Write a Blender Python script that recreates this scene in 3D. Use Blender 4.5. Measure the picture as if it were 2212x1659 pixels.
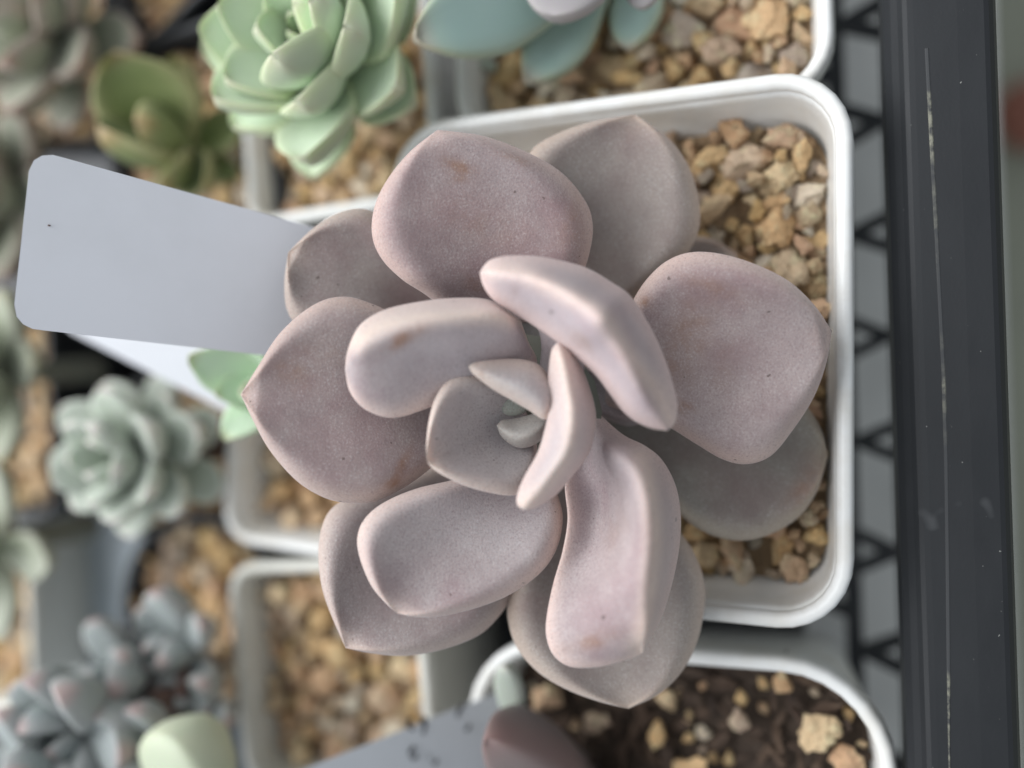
import bpy, bmesh, math, random
from mathutils import Vector, Matrix, noise
random.seed(7)
for o in list(bpy.data.objects): bpy.data.objects.remove(o)
scene = bpy.context.scene
COL = scene.collection
CM = 0.01

# ------------------------------------------------------------------ camera
CAM_H, PITCH, ROLL, HFOV = 17.0, math.radians(24), -0.033, math.radians(60)
_s, _c = math.sin(PITCH), math.cos(PITCH)
FWD = Vector((0, _s, -_c))
_r = Vector((0, -_c, -_s)); _u = Vector((1, 0, 0))
RGT = _r*math.cos(ROLL) + _u*math.sin(ROLL)
UPV = _u*math.cos(ROLL) - _r*math.sin(ROLL)
FPX = 1106.0/math.tan(HFOV/2)
CAMP = Vector((0, 0, CAM_H))
cd = bpy.data.cameras.new('camera'); cam = bpy.data.objects.new('camera', cd); COL.objects.link(cam)
m = Matrix((RGT, UPV, -FWD)).transposed().to_4x4(); m.translation = CAMP*CM
cam.matrix_world = m
cd.sensor_width = 36; cd.angle = HFOV; cd.clip_start = 0.005; cd.clip_end = 20
cd.dof.use_dof = True; cd.dof.focus_distance = 15.6*CM
cd.dof.aperture_fstop = cd.lens/8.8
scene.camera = cam

# ------------------------------------------------------------------ light: soft overcast window light
world = bpy.data.worlds.new('World'); scene.world = world; world.use_nodes = True
bg = world.node_tree.nodes['Background']
bg.inputs[0].default_value = (0.86, 0.93, 1.0, 1); bg.inputs[1].default_value = 0.42
ld = bpy.data.lights.new('window_light', 'AREA'); ld.shape = 'RECTANGLE'
ld.size = 1.7; ld.size_y = 1.3; ld.energy = 31; ld.color = (0.97, 0.985, 1.0)
lo = bpy.data.objects.new('window_light', ld); COL.objects.link(lo)
lo.location = (0.25, 0.95, 1.05)
lo.rotation_euler = (Vector((0, 0.06, 0)) - lo.location).to_track_quat('-Z', 'Y').to_euler()
vs = scene.view_settings
vs.view_transform = 'Standard'; vs.look = 'None'; vs.gamma = 1; vs.exposure = 0.22
scene.cycles.use_denoising = True
scene.cycles.max_bounces = 8

# ------------------------------------------------------------------ helpers
def ray(px, py):
    return RGT*((px-1106.0)/FPX) + UPV*((829.5-py)/FPX) + FWD
def at_z(px, py, z):                       # photo point -> place on the level plane z (cm)
    d = ray(px, py); return CAMP + d*((z-CAM_H)/d.z)
def at_d(px, py, depth):
    return CAMP + ray(px, py)*depth
def mesh(name, verts, faces, mat, parent=None, smooth=True, origin=None):
    """verts in cm (world); origin in cm"""
    org = Vector(origin) if origin is not None else Vector((0, 0, 0))
    me = bpy.data.meshes.new(name)
    me.from_pydata([tuple((Vector(v)-org)*CM) for v in verts], [], faces)
    me.validate()
    bm = bmesh.new(); bm.from_mesh(me); bmesh.ops.recalc_face_normals(bm, faces=bm.faces); bm.to_mesh(me); bm.free()
    if smooth: me.polygons.foreach_set('use_smooth', [True]*len(me.polygons))
    if mat: me.materials.append(mat)
    o = bpy.data.objects.new(name, me); COL.objects.link(o)
    if parent is not None:
        o.parent = parent
    else:
        o.location = org*CM
    return o
def thing(name, label, cat, loc, group=None):
    o = bpy.data.objects.new(name, None); COL.objects.link(o)
    o.empty_display_size = 0.01
    o.location = Vector(loc)*CM; o['label'] = label; o['category'] = cat
    if group: o['group'] = group
    return o
def tag(o, label, cat, group=None):
    o['label'] = label; o['category'] = cat
    if group: o['group'] = group
def lerp(a, b, t): return a + (b-a)*t
def pchip(xs, ys, x):
    n = len(xs)
    if n == 1 or x <= xs[0]: return ys[0]
    if x >= xs[-1]: return ys[-1]
    h = [xs[i+1]-xs[i] for i in range(n-1)]; d = [(ys[i+1]-ys[i])/h[i] for i in range(n-1)]
    mm = [0.0]*n; mm[0] = d[0]; mm[-1] = d[-1]
    for i in range(1, n-1):
        if d[i-1]*d[i] > 0:
            w1 = 2*h[i]+h[i-1]; w2 = h[i]+2*h[i-1]
            mm[i] = (w1+w2)/(w1/d[i-1]+w2/d[i])
    i = 0
    while x > xs[i+1]: i += 1
    t = (x-xs[i])/h[i]
    return ((1+2*t)*(1-t)**2*ys[i] + t*(1-t)**2*h[i]*mm[i] + t*t*(3-2*t)*ys[i+1] + t*t*(t-1)*h[i]*mm[i+1])
def curve(pts, n):
    """Catmull-Rom through pts, n+1 points even in arc length"""
    P = [Vector(p) for p in pts]
    P = [2*P[0]-P[1]] + P + [2*P[-1]-P[-2]]
    out = []
    for i in range(1, len(P)-2):
        a, b, c, d = P[i-1], P[i], P[i+1], P[i+2]
        for k in range(16):
            t = k/16
            out.append(0.5*((2*b)+(c-a)*t+(2*a-5*b+4*c-d)*t*t+(3*b-a-3*c+d)*t**3))
    out.append(P[-2])
    L = [0]
    for i in range(1, len(out)): L.append(L[-1]+(out[i]-out[i-1]).length)
    res = []; j = 0
    for i in range(n+1):
        s = L[-1]*i/n
        while j < len(L)-2 and L[j+1] < s: j += 1
        t = (s-L[j])/max(1e-9, L[j+1]-L[j])
        res.append(out[j].lerp(out[j+1], min(1, max(0, t))))
    return res

# ------------------------------------------------------------------ materials
class NT:
    def __init__(s, name):
        s.m = bpy.data.materials.new(name); s.m.use_nodes = True
        s.t = s.m.node_tree; s.b = s.t.nodes['Principled BSDF']
    def n(s, kind, **kw):
        nd = s.t.nodes.new('ShaderNode'+kind)
        for k, v in kw.items():
            if k in nd.inputs: nd.inputs[k].default_value = v
            else: setattr(nd, k, v)
        return nd
    def l(s, a, b): s.t.links.new(a, b)
    def mix(s, f, a, b, mode='MIX'):
        nd = s.t.nodes.new('ShaderNodeMix'); nd.data_type = 'RGBA'; nd.blend_type = mode
        for i, v in ((0, f), (6, a), (7, b)):
            if hasattr(v, 'is_output') or hasattr(v, 'links'): s.l(v, nd.inputs[i])
            elif i == 0: nd.inputs[0].default_value = v
            else: nd.inputs[i].default_value = (*v, 1)
        return nd.outputs[2]
    def math(s, op, a, b=0.0):
        nd = s.t.nodes.new('ShaderNodeMath'); nd.operation = op; nd.use_clamp = False
        for i, v in ((0, a), (1, b)):
            if hasattr(v, 'links'): s.l(v, nd.inputs[i])
            else: nd.inputs[i].default_value = v
        return nd.outputs[0]
    def ramp(s, f, a, b, va=0.0, vb=1.0):
        nd = s.n('MapRange'); nd.inputs[1].default_value = a; nd.inputs[2].default_value = b
        nd.inputs[3].default_value = va; nd.inputs[4].default_value = vb
        s.l(f, nd.inputs[0]); return nd.outputs[0]
    def noise(s, scale, detail=3, rough=0.5, vec=None):
        nd = s.n('TexNoise'); nd.inputs['Scale'].default_value = scale
        nd.inputs['Detail'].default_value = detail; nd.inputs['Roughness'].default_value = rough
        if vec is not None: s.l(vec, nd.inputs['Vector'])
        return nd.outputs[0]
    def bump(s, h, strength, dist, normal=None):
        nd = s.n('Bump'); nd.inputs['Strength'].default_value = strength; nd.inputs['Distance'].default_value = dist
        s.l(h, nd.inputs['Height'])
        if normal is not None: s.l(normal, nd.inputs['Normal'])
        return nd.outputs[0]
    def objvec(s):
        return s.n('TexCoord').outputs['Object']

def mat_succulent():
    """mauve, powdery bloom; colours of margin, ridge and blemishes come with the leaf"""
    k = NT('mauve_leaf'); v = k.objvec()
    oi = k.n('ObjectInfo')
    at = lambda nm: k.n('Attribute', attribute_name=nm).outputs['Fac']
    edge, ridge, blot, basef = at('edge'), at('ridge'), at('blotch'), at('basal')
    n0 = k.noise(38, 4, 0.6, v)            # patches of rubbed bloom
    n1 = k.noise(110, 5, 0.65, v)           # mottling
    n2 = k.noise(330, 3, 0.6, v)
    n3 = k.noise(2600, 3, 0.6, v)          # farina grains
    c = k.mix(k.ramp(n1, .35, .65), (.275, .217, .212), (.375, .318, .302))
    c = k.mix(k.ramp(n0, .42, .66, 0, .60), c, (.37, .34, .325))
    c = k.mix(k.ramp(n0, .50, .30, 0, .55), c, (.315, .218, .222))
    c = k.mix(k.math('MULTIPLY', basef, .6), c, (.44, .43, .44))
    c = k.mix(k.math('MULTIPLY', edge, .72), c, (.60, .48, .405))
    c = k.mix(k.math('MULTIPLY', ridge, .85), c, (.68, .56, .45))
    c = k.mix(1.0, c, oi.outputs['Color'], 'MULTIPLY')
    bm_ = k.math('MULTIPLY', blot, k.ramp(n2, .35, .62, .25, 1.0))
    c = k.mix(bm_, c, (.30, .165, .105))
    c = k.mix(k.math('MULTIPLY', k.ramp(n3, .54, .74, 0, .42), k.ramp(n1, .35, .62, .35, 1)), c, (.70, .65, .65))
    c = k.mix(k.ramp(n3, .47, .30, 0, .46), c, (.22, .16, .17))
    sp = k.noise(620, 2, .4, v)
    c = k.mix(k.ramp(sp, .755, .78, 0, .7), c, (.10, .07, .06))
    k.l(c, k.b.inputs['Base Color'])
    k.b.inputs['Roughness'].default_value = .62
    k.b.inputs['Specular IOR Level'].default_value = .28
    k.b.inputs['Sheen Weight'].default_value = .22
    k.b.inputs['Sheen Roughness'].default_value = .5
    k.b.inputs['Sheen Tint'].default_value = (.95, .93, 1, 1)
    k.b.inputs['Subsurface Weight'].default_value = .12
    k.b.inputs['Subsurface Radius'].default_value = (.9, .45, .35)
    k.b.inputs['Subsurface Scale'].default_value = .0025
    nb = k.bump(n3, .5, .00016); nb = k.bump(n2, .25, .0003, nb)
    k.l(nb, k.b.inputs['Normal'])
    return k.m
def mat_leaf(name, ca, cb, edge, tip, rough=.55, edgef=.6):
    k = NT(name); v = k.objvec()
    at = lambda nm: k.n('Attribute', attribute_name=nm).outputs['Fac']
    oi = k.n('ObjectInfo')
    c = k.mix(k.ramp(k.noise(120, 3, .5, v), .35, .65), ca, cb)
    c = k.mix(k.math('MULTIPLY', at('edge'), edgef), c, edge)
    c = k.mix(at('blotch'), c, tip)
    h = k.n('HueSaturation'); k.l(c, h.inputs['Color'])
    k.l(k.ramp(oi.outputs['Random'], 0, 1, .95, 1.2), h.inputs['Value'])
    k.l(h.outputs[0], k.b.inputs['Base Color'])
    k.b.inputs['Roughness'].default_value = rough
    k.b.inputs['Sheen Weight'].default_value = .12
    k.b.inputs['Subsurface Weight'].default_value = .12
    k.b.inputs['Subsurface Radius'].default_value = (.5, .9, .35)
    k.b.inputs['Subsurface Scale'].default_value = .003
    k.l(k.bump(k.noise(900, 2, .5, v), .2, .0002), k.b.inputs['Normal'])
    return k.m
def mat_plastic(name, col, rough, dirt=None, dscale=300, damt=.3, bumpd=.00008):
    k = NT(name); v = k.objvec()
    n = k.noise(dscale, 5, .6, v)
    c = k.mix(k.ramp(n, .45, .75, 0, damt), col, dirt if dirt else tuple(x*.8 for x in col))
    k.l(c, k.b.inputs['Base Color'])
    k.l(k.ramp(n, .3, .7, rough*.85, min(1, rough*1.15)), k.b.inputs['Roughness'])
    k.l(k.bump(k.noise(1500, 2, .5, v), .15, bumpd), k.b.inputs['Normal'])
    return k.m
def mat_pebble(name, cols, dark=.5, f=1.0):
    k = NT(name); v = k.objvec(); oi = k.n('ObjectInfo')
    add = k.n('VectorMath', operation='ADD'); k.l(v, add.inputs[0])
    cx = k.n('CombineXYZ')
    for i in range(3): k.l(k.math('MULTIPLY', oi.outputs['Random'], (37+i*19) if f < 1 else 3.7), cx.inputs[i])
    k.l(cx.outputs[0], add.inputs[1]); vv = add.outputs[0]
    cr = k.n('ValToRGB'); e = cr.color_ramp.elements
    cr.color_ramp.interpolation = 'CONSTANT' if False else 'LINEAR'
    while len(e) < len(cols): e.new(.5)
    for i, c in enumerate(cols): e[i].position = i/(len(cols)-1); e[i].color = (*c, 1)
    k.l(oi.outputs['Random'], cr.inputs[0])
    n1 = k.noise(260*f, 4, .6, vv); n2 = k.noise(900*f, 5, .68, vv)
    c = k.mix(k.ramp(n1, .50, .72, 0, .55), cr.outputs[0], tuple(min(.8, x*1.25+.02) for x in cols[3 % len(cols)]))
    c = k.mix(k.ramp(n1, .45, .28, 0, .32), c, tuple(x*.6 for x in cols[1]))
    c = k.mix(k.ramp(n2, .55, .36, 0, dark), c, (.10, .07, .05))
    k.l(c, k.b.inputs['Base Color'])
    k.b.inputs['Roughness'].default_value = .85
    nb = k.bump(n2, .9, .0007); nb = k.bump(n1, .8, .0014, nb)
    k.l(nb, k.b.inputs['Normal'])
    return k.m

M_MAUVE = mat_succulent()
M_WHITE = mat_plastic('white_plastic', (.82, .82, .80), .35, (.60, .53, .42), 70, .5)
M_CREAM = mat_plastic('cream_plastic', (.70, .69, .63), .4, (.58, .54, .46), 140, .35)
M_BLACK = mat_plastic('black_plastic', (.018, .020, .024), .45, (.05, .048, .045), 160, .5)
M_LATT = mat_plastic('lattice_plastic', (.022, .024, .028), .5, (.05, .05, .05), 160, .4)
M_GREY = mat_plastic('grey_plastic', (.45, .50, .54), .5, (.40, .44, .48), 30, .5)
M_BENCH = mat_plastic('pale_bench', (.84, .84, .80), .6, (.6, .6, .57), 40, .5)
M_FLOOR = mat_plastic('floor_concrete', (.36, .37, .30), .8, (.29, .30, .25), 12, .7)
M_TAG = mat_plastic('tag_plastic', (.84, .85, .90), .42, (.72, .73, .76), 45, .4, .00002)
M_TAG_SHADED = mat_plastic('shaded_tag_plastic', (.47, .49, .52), .45, (.42, .44, .46), 60, .5, .00002)  # same tag plastic, colour darkened for the shade on the tilted bottom label
M_INK = mat_plastic('pencil_marks', (.03, .03, .035), .6)
M_TERRA = mat_plastic('terracotta', (.30, .12, .085), .8, (.22, .09, .06), 60, .5)
M_PEB = mat_pebble('tan_gravel', [(.66, .42, .21), (.80, .54, .25), (.60, .36, .21), (.80, .61, .37), (.66, .40, .26), (.80, .55, .27), (.46, .39, .34), (.72, .47, .29), (.82, .74, .60)], .28, .0105)
M_BEDT = mat_pebble('gravel_bed', [(.36, .24, .14), (.42, .29, .17)], .5)
M_BARK = mat_pebble('bark', [(.07, .042, .03), (.11, .068, .045), (.055, .036, .028), (.15, .095, .062), (.08, .055, .042)], .6, .0105)
M_SOIL = mat_pebble('dark_soil', [(.05, .033, .022), (.06, .04, .028)], .7)
M_STEM = mat_plastic('stem_skin', (.22, .23, .19), .7, (.18, .13, .10), 200, .6)
M_TWIG = mat_plastic('twig_bark', (.13, .075, .06), .8, (.08, .05, .04), 200, .6)

def mat_rail():
    k = NT('tray_rail_plastic'); v = k.objvec()
    sep = k.n('SeparateXYZ'); k.l(v, sep.inputs[0])
    mp = k.n('Mapping'); mp.inputs['Scale'].default_value = (1, 2.5, 1); k.l(v, mp.inputs[0])
    n = k.noise(40, 5, .6, mp.outputs[0])
    c = k.mix(k.ramp(n, .4, .75, 0, .5), (.016, .0175, .020), (.024, .026, .029))
    sp = k.noise(1100, 2, .5, v)
    c = k.mix(k.ramp(sp, .77, .80, 0, .7), c, (.32, .32, .30))
    sm = k.noise(55, 3, .7, v)
    c = k.mix(k.ramp(sm, .66, .74, 0, .35), c, (.14, .145, .15))
    k.l(c, k.b.inputs['Base Color'])
    k.l(k.ramp(n, .3, .7, .45, .58), k.b.inputs['Roughness']); k.b.inputs['Specular IOR Level'].default_value = .32
    k.l(k.bump(k.noise(1800, 2, .5, v), .12, .0001), k.b.inputs['Normal'])
    return k.m
M_RAIL = mat_rail()
def mat_scuff():
    k = NT('scuff_line'); v = k.objvec()
    n = k.noise(420, 4, .7, v); n2 = k.noise(40, 2, .5, v)
    c = k.mix(k.ramp(n, .42, .60), (.045, .046, .048), (.22, .215, .17))
    c = k.mix(k.ramp(n2, .46, .54), c, (.045, .047, .05))
    k.l(c, k.b.inputs['Base Color']); k.b.inputs['Roughness'].default_value = .8
    return k.m
M_SCUFF = mat_scuff()

# ------------------------------------------------------------------ setting
FLOOR_Z = -7.5
def box(name, x0, x1, y0, y1, z0, z1, mat, parent=None, origin=None, bev=0.0):
    bm = bmesh.new(); bmesh.ops.create_cube(bm, size=1)
    for v in bm.verts:
        v.co = Vector((lerp(x0, x1, v.co.x+.5), lerp(y0, y1, v.co.y+.5), lerp(z0, z1, v.co.z+.5)))
    if bev: bmesh.ops.bevel(bm, geom=bm.edges[:], offset=bev, segments=3, affect='EDGES', profile=.6)
    bm.verts.index_update()
    V = [v.co.copy() for v in bm.verts]; F = [[v.index for v in f.verts] for f in bm.faces]; bm.free()
    return mesh(name, V, F, mat, parent, smooth=False, origin=origin)
o = box('ground', -150, 150, -150, 150, -41, -40, M_FLOOR); o['kind'] = 'structure'
o = box('bench_surface', -60, 60, -2.8, 100, -16.0, -14.0, M_BENCH); o['kind'] = 'structure'

# ---- black tray: rail, inner wall, floor lattice
TR = thing('plastic_tray', 'black plastic carrying tray with lattice floor and flat scuffed rail on the right', 'tray', (0, 0, FLOOR_Z-.6))
TO = (0, 0, FLOOR_Z-.6)
RZ = -0.6
XA, XB = -45, 45
prof = [(0.30, -2.0), (0.26, -1.3), (0.20, -.98), (0.08, -.84), (-.04, -.74), (-.12, -.65), (-.20, -.605), (-.30, -.60),
        (-1.0, -.59), (-1.42, -.60), (-1.50, -.63), (-1.58, -.75), (-1.64, -1.0), (-1.66, -1.7), (-1.53, -1.7), (-1.48, -1.1), (-1.1, -.85), (0.0, -1.1), (0.10, -2.0)]
V = []; F = []
np_ = len(prof)
for xi, x in enumerate((XA, XB)):
    for (y, z) in prof: V.append((x, y, z))
for i in range(np_):
    j = (i+1) % np_
    F.append((i, j, np_+j, np_+i))
F.append(tuple(range(np_))); F.append(tuple(range(2*np_-1, np_-1, -1)))
rail = mesh('rail', V, F, M_RAIL, TR, smooth=False, origin=TO)
rail['label'] = 'flat dark grey rail with pale scuff line and scratches'
for fx in (-30, 0, 30): box('foot', fx-1, fx+1, 20, 22, -13.99, FLOOR_Z-.61, M_BLACK, TR, TO)
# scuff line on the rail: thin worn ridge
pts = [(2002, 105), (2012, 300), (2026, 560), (2038, 800), (2044, 1000), (2047, 1200), (2049, 1400), (2050, 1600), (2052, 1700)]
V = []; F = []
for i, (px, py) in enumerate(pts):
    p = at_z(px, py, RZ); w = .034 if i < 7 else .016
    V += [(p.x, p.y-w, RZ+.003), (p.x, p.y-w*.5, RZ+.018), (p.x, p.y+w*.5, RZ+.018), (p.x, p.y+w, RZ+.003)]
    if i:
        a = 4*(i-1); b = 4*i
        F += [(a+q, a+q+1, b+q+1, b+q) for q in range(3)]
mesh('scuff_line', V, F, M_SCUFF, rail, smooth=False, origin=TO)
# lattice floor
def bar(name, p, q, w, h, mat, parent, origin):
    p = Vector(p); q = Vector(q); d = (q-p).normalized(); s = Vector((-d.y, d.x, 0))*w/2; t = Vector((0, 0, h/2))
    V = [p-s-t, p+s-t, p+s+t, p-s+t, q-s-t, q+s-t, q+s+t, q-s+t]
    F = [(0, 1, 2, 3), (7, 6, 5, 4), (0, 4, 5, 1), (1, 5, 6, 2), (2, 6, 7, 3), (3, 7, 4, 0)]
    return mesh(name, V, F, mat, parent, smooth=False, origin=origin)
cell = 2.75
zb = FLOOR_Z-.35
rows = [.16, 1.45, 2.9]
for r, y in enumerate(rows):
    bar('lattice_rail', (XA, y, zb), (XB, y, zb), .40, .46, M_LATT, TR, TO)
for r in range(2):
    y0, y1 = rows[r], rows[r+1]
    for i in range(-5, 6):
        x = i*cell + .95 + (0 if r == 0 else cell/2)
        e0, e1 = (.46, .10) if i % 2 else (.12, .50)
        jx = random.uniform(-.12, .12)
        bar('lattice_bar', (x+jx-e0, y0, zb), (x+jx+e1, y1, zb), .30, .4, M_LATT, TR, TO)
        bar('lattice_bar', (x+jx+e0, y0, zb+.02), (x+jx-e1, y1, zb+.02), .30, .4, M_LATT, TR, TO)
box('floor_panel', XA, XB, 2.95, 60, FLOOR_Z-.6, FLOOR_Z-.12, M_BLACK, TR, TO)
o = mesh('terracotta_pebble', *(lambda bm: ([v.co.copy() for v in bm.verts], [[v.index for v in f.verts] for f in bm.faces]))(
    (lambda b: (bmesh.ops.create_icosphere(b, subdivisions=3, radius=1), [setattr(v, 'co', Vector((v.co.x*2.0, v.co.y*1.7, v.co.z*1.2))*(1+.12*noise.noise(v.co*1.3))) for v in b.verts], b.verts.index_update(), b)[-1])(bmesh.new())), M_TERRA)
p = at_z(2225, 245, -38.9); o.location = p*CM
tag(o, 'blurred reddish brown clay lump on the floor beyond the tray rail', 'clay lump')

# ------------------------------------------------------------------ pots
def rsq(size_x, size_y, r, z, n=7):
    """rounded rectangle ring"""
    out = []
    hx, hy = size_x/2-r, size_y/2-r
    for (cx, cy, a0) in ((hx, hy, 0), (-hx, hy, 90), (-hx, -hy, 180), (hx, -hy, 270)):
        for i in range(n+1):
            a = math.radians(a0+90*i/n)
            out.append(Vector((cx+r*math.cos(a), cy+r*math.sin(a), z)))
    return out
def loft(rings, M, close=True):
    V = []; F = []
    n = len(rings[0])
    for R in rings: V += [M @ p for p in R]
    for k in range(len(rings)-1):
        for i in range(n):
            j = (i+1) % n
            F.append((k*n+i, k*n+j, (k+1)*n+j, (k+1)*n+i))
    F.append(tuple(range(n-1, -1, -1))); F.append(tuple((len(rings)-1)*n+i for i in range(n)))
    return V, F
def pot(name, label, cx, cy, zr, sx, sy, rot, rad, mat, lip=.18, lipw=.16, inner_d=1.6, wall=.12, taper=.17, fz=FLOOR_Z-.115, group=None):
    """square pot; outer rim size sx,sy; parts wall and rim"""
    T = thing(name, label, 'pot', (cx, cy, fz), group)
    M = Matrix.Translation((cx, cy, 0)) @ Matrix.Rotation(rot, 4, 'Z')
    h = zr-fz
    bx, by = sx-2*lipw, sy-2*lipw
    def off(d, z, t=0.0):   # ring inset d
        return rsq(bx-2*d, by-2*d, max(.12, rad-lipw-d), z)
    rings = []
    for f in (0, .5, 1): rings.append(off(taper*h*(1-f), fz+(h-.45)*f))
    rings += [off(.0, zr-.2), off(wall+taper*.15, zr-.2)]
    rings += [off(wall+taper*.45, zr-.45)]
    rings += [off(wall+taper*inner_d*.5, zr-inner_d*.5), off(wall+taper*(inner_d+1.0), zr-inner_d-1.0)]
    V, F = loft(rings, M)
    mesh('wall', V, F, mat, T, origin=(cx, cy, fz))
    L = []
    for (d, z) in ((.0, -.55), (-lipw*.75, -.52), (-lipw, -.40), (-lipw, -.14), (-lipw*.85, -.05), (-lipw*.45, 0), (0, .0), (wall*.5, -.02), (wall*.95, -.06), (wall+taper*.15+.004, -.17), (wall*.6, -.4)):
        L.append(off(d, zr+z))
    L.append(L[0])
    V, F = loft(L[:-1], M); F = F[:-2]
    n = len(L[0]); k = len(L)-2
    for i in range(n): F.append((k*n+i, k*n+(i+1) % n, (i+1) % n, i))
    mesh('rim', V, F, mat, T, origin=(cx, cy, fz))
    return T, M, (bx-2*wall, by-2*wall, max(.3, rad-lipw-wall))

# pebble meshes
def pebble_mesh(seed, flat=.8, mat=None, nm='pebble', rough=.10, sub=2):
    rnd = random.Random(seed); bm = bmesh.new()
    for i in range(13):
        v = Vector((rnd.gauss(0, 1), rnd.gauss(0, 1), rnd.gauss(0, 1))).normalized()
        bm.verts.new(Vector((v.x*rnd.uniform(.42, .55), v.y*rnd.uniform(.36, .48), v.z*.45*flat)))
    r = bmesh.ops.convex_hull(bm, input=bm.verts)
    bmesh.ops.delete(bm, geom=[g for g in r['geom_interior'] if isinstance(g, bmesh.types.BMVert)], context='VERTS')
    bmesh.ops.subdivide_edges(bm, edges=bm.edges[:], cuts=sub, smooth=.03, use_grid_fill=True)
    off = Vector((seed*3.1, seed*1.7, seed*.9))
    for v in bm.verts:
        d = noise.noise(v.co*3+off)*rough*1.2 + noise.noise(v.co*8+off)*rough*.9 + noise.noise(v.co*18+off)*rough*.7
        v.co += v.co.normalized()*d*.75
    me = bpy.data.meshes.new(nm); bm.to_mesh(me); bm.free()
    me.polygons.foreach_set('use_smooth', [True]*len(me.polygons))
    me.materials.append(mat); return me
PEBS = [pebble_mesh(i+1, mat=M_PEB, sub=5, rough=.13) for i in range(16)]
CHIPS = [pebble_mesh(i+40, flat=.28, mat=M_BARK, nm='bark_chip', rough=.09, sub=3) for i in range(8)]
FPEBS = [pebble_mesh(i+70, mat=M_PEB, sub=1) for i in range(8)]

def bed(name, label, cat, M, dims, zg, size, mat_bed, meshes, piece, seed, keep=None, bump_h=.25, maxn=280, extra=None, fill=.50):
    """a bed of stones: bed sheet + single stones"""
    sx, sy, r = dims; rnd = random.Random(seed)
    c = M.translation; T = thing(name, label, cat, (c.x, c.y, zg-.5))
    org = Vector((c.x, c.y, zg-.5))
    n = 26; V = []; F = []
    ring0 = rsq(sx, sy, r, 0)
    K = 9
    for k in range(K+1):
        for q in ring0:
            p = M @ Vector((q.x*k/K, q.y*k/K, zg-.28))
            p.z += noise.noise(p*1.6)*.16
            V.append(p)
    N = len(ring0)
    for k in range(K):
        for i in range(N): F.append((k*N+i, k*N+(i+1) % N, (k+1)*N+(i+1) % N, (k+1)*N+i))
    mesh('bed', V, F, mat_bed, T, origin=org)
    placed = []; tries = 0
    while len(placed) < maxn and tries < 9000:
        tries += 1
        s = size*rnd.uniform(.62, 1.3) if tries < 4500 else size*rnd.uniform(.40, .55)
        x = rnd.uniform(-sx/2+s*.3, sx/2-s*.3); y = rnd.uniform(-sy/2+s*.3, sy/2-s*.3)
        hx, hy = sx/2-r, sy/2-r
        ex, ey = max(0, abs(x)-hx), max(0, abs(y)-hy)
        if math.hypot(ex, ey) > r-s*.3: continue
        ff = fill*.70 if tries < 4500 else fill*.62
        if any((x-a)**2+(y-b)**2 < (ff*(s+t))**2 for a, b, t in placed): continue
        p = M @ Vector((x, y, zg+rnd.uniform(-.18, bump_h)*size/.7))
        if keep and not keep(p): placed.append((x, y, s)); continue
        placed.append((x, y, s))
        me_ = rnd.choice(meshes); grit = piece == 'bark_chip' and me_ not in CHIPS
        o = bpy.data.objects.new('pebble' if grit else piece, me_); COL.objects.link(o); o.parent = T
        o.location = (p-org)*CM
        o.rotation_euler = (rnd.uniform(-.5, .5), rnd.uniform(-.5, .5), rnd.uniform(0, 6.28))
        if grit: o.scale = (s*CM*.8, s*CM*.7, s*CM*.6)
        elif piece == 'bark_chip': o.scale = (s*CM*rnd.uniform(1.5, 2.3), s*CM*rnd.uniform(.55, .9), s*CM*1.2)
        else: o.scale = (s*CM*1.25, s*CM*1.25*rnd.uniform(.75, 1.0), s*CM*rnd.uniform(.85, 1.2))
    return T
def place(A, B, z, depth, side=1):
    """square pot from two rim corners in the photo on plane z: returns centre, size, rot"""
    a, b = at_z(*A, z), at_z(*B, z); d = b-a; L = d.length; d.normalize()
    n = Vector((-d.y, d.x, 0))*side
    c = (a+b)/2 + n*depth/2
    return c, L, math.atan2(d.y, d.x)

def seen(x0):
    def f(p):
        d = p*1.0-CAMP; q = d.dot(FWD); return 1106+FPX*d.dot(RGT)/q > x0
    return f
# P1 the main pot
c, L, rot = place((1842, 132), (1843, 1378), 0, 9.6, -1)
P1c = c
print('P1', c, L, rot)
T1, M1, D1 = pot('square_pot', 'large white square pot holding the mauve rosette and tan gravel', c.x, c.y, 0, L, 9.6, rot, 1.35, M_WHITE, group='white square pots in the tray')
bed('gravel', 'tan gravel filling the pot under the mauve rosette', 'gravel', M1, (D1[0]-.5, D1[1]-.5, D1[2]), -1.40, .68, M_BEDT, PEBS, 'pebble', 1, keep=seen(1360), maxn=800)
# P2 above, teal plant
z2 = -1.0
c, L, rot = place((1805, 200), (985, 322), z2, 8.6, -1)
print('P2', c, L, rot)
T2, M2, D2 = pot('square_pot', 'white square pot of brown gravel at the top, blue-green plant over its edge', c.x, c.y, z2, L, 8.6, rot, 1.2, M_WHITE, group='white square pots in the tray')
P2c = c
bed('gravel', 'brown gravel around the blue-green plant at the top', 'gravel', M2, (D2[0]-.35, D2[1]-.35, D2[2]), z2-1.1, .82, M_BEDT, PEBS, 'pebble', 2, keep=lambda p: p.x < 9.5)
# P3 below right, dark soil
c, L, rot = place((1000, 1372), (1925, 1440), z2, 8.8, -1)
print('P3', c, L, rot)
P3c = c
T3, M3, D3 = pot('square_pot', 'white square pot of dark bark soil at the lower right', c.x, c.y, z2, L, 8.8, rot, 2.0, M_WHITE, group='white square pots in the tray')
bed('potting_mix', 'dark brown bark mix in the pot at the lower right', 'potting mix', M3, (D3[0]-.3, D3[1]-.3, D3[2]), z2-1.2, .46, M_SOIL, CHIPS*3+FPEBS[:5], 'bark_chip', 3, keep=lambda p: p.x > -8.6, fill=.48, maxn=420)
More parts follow.
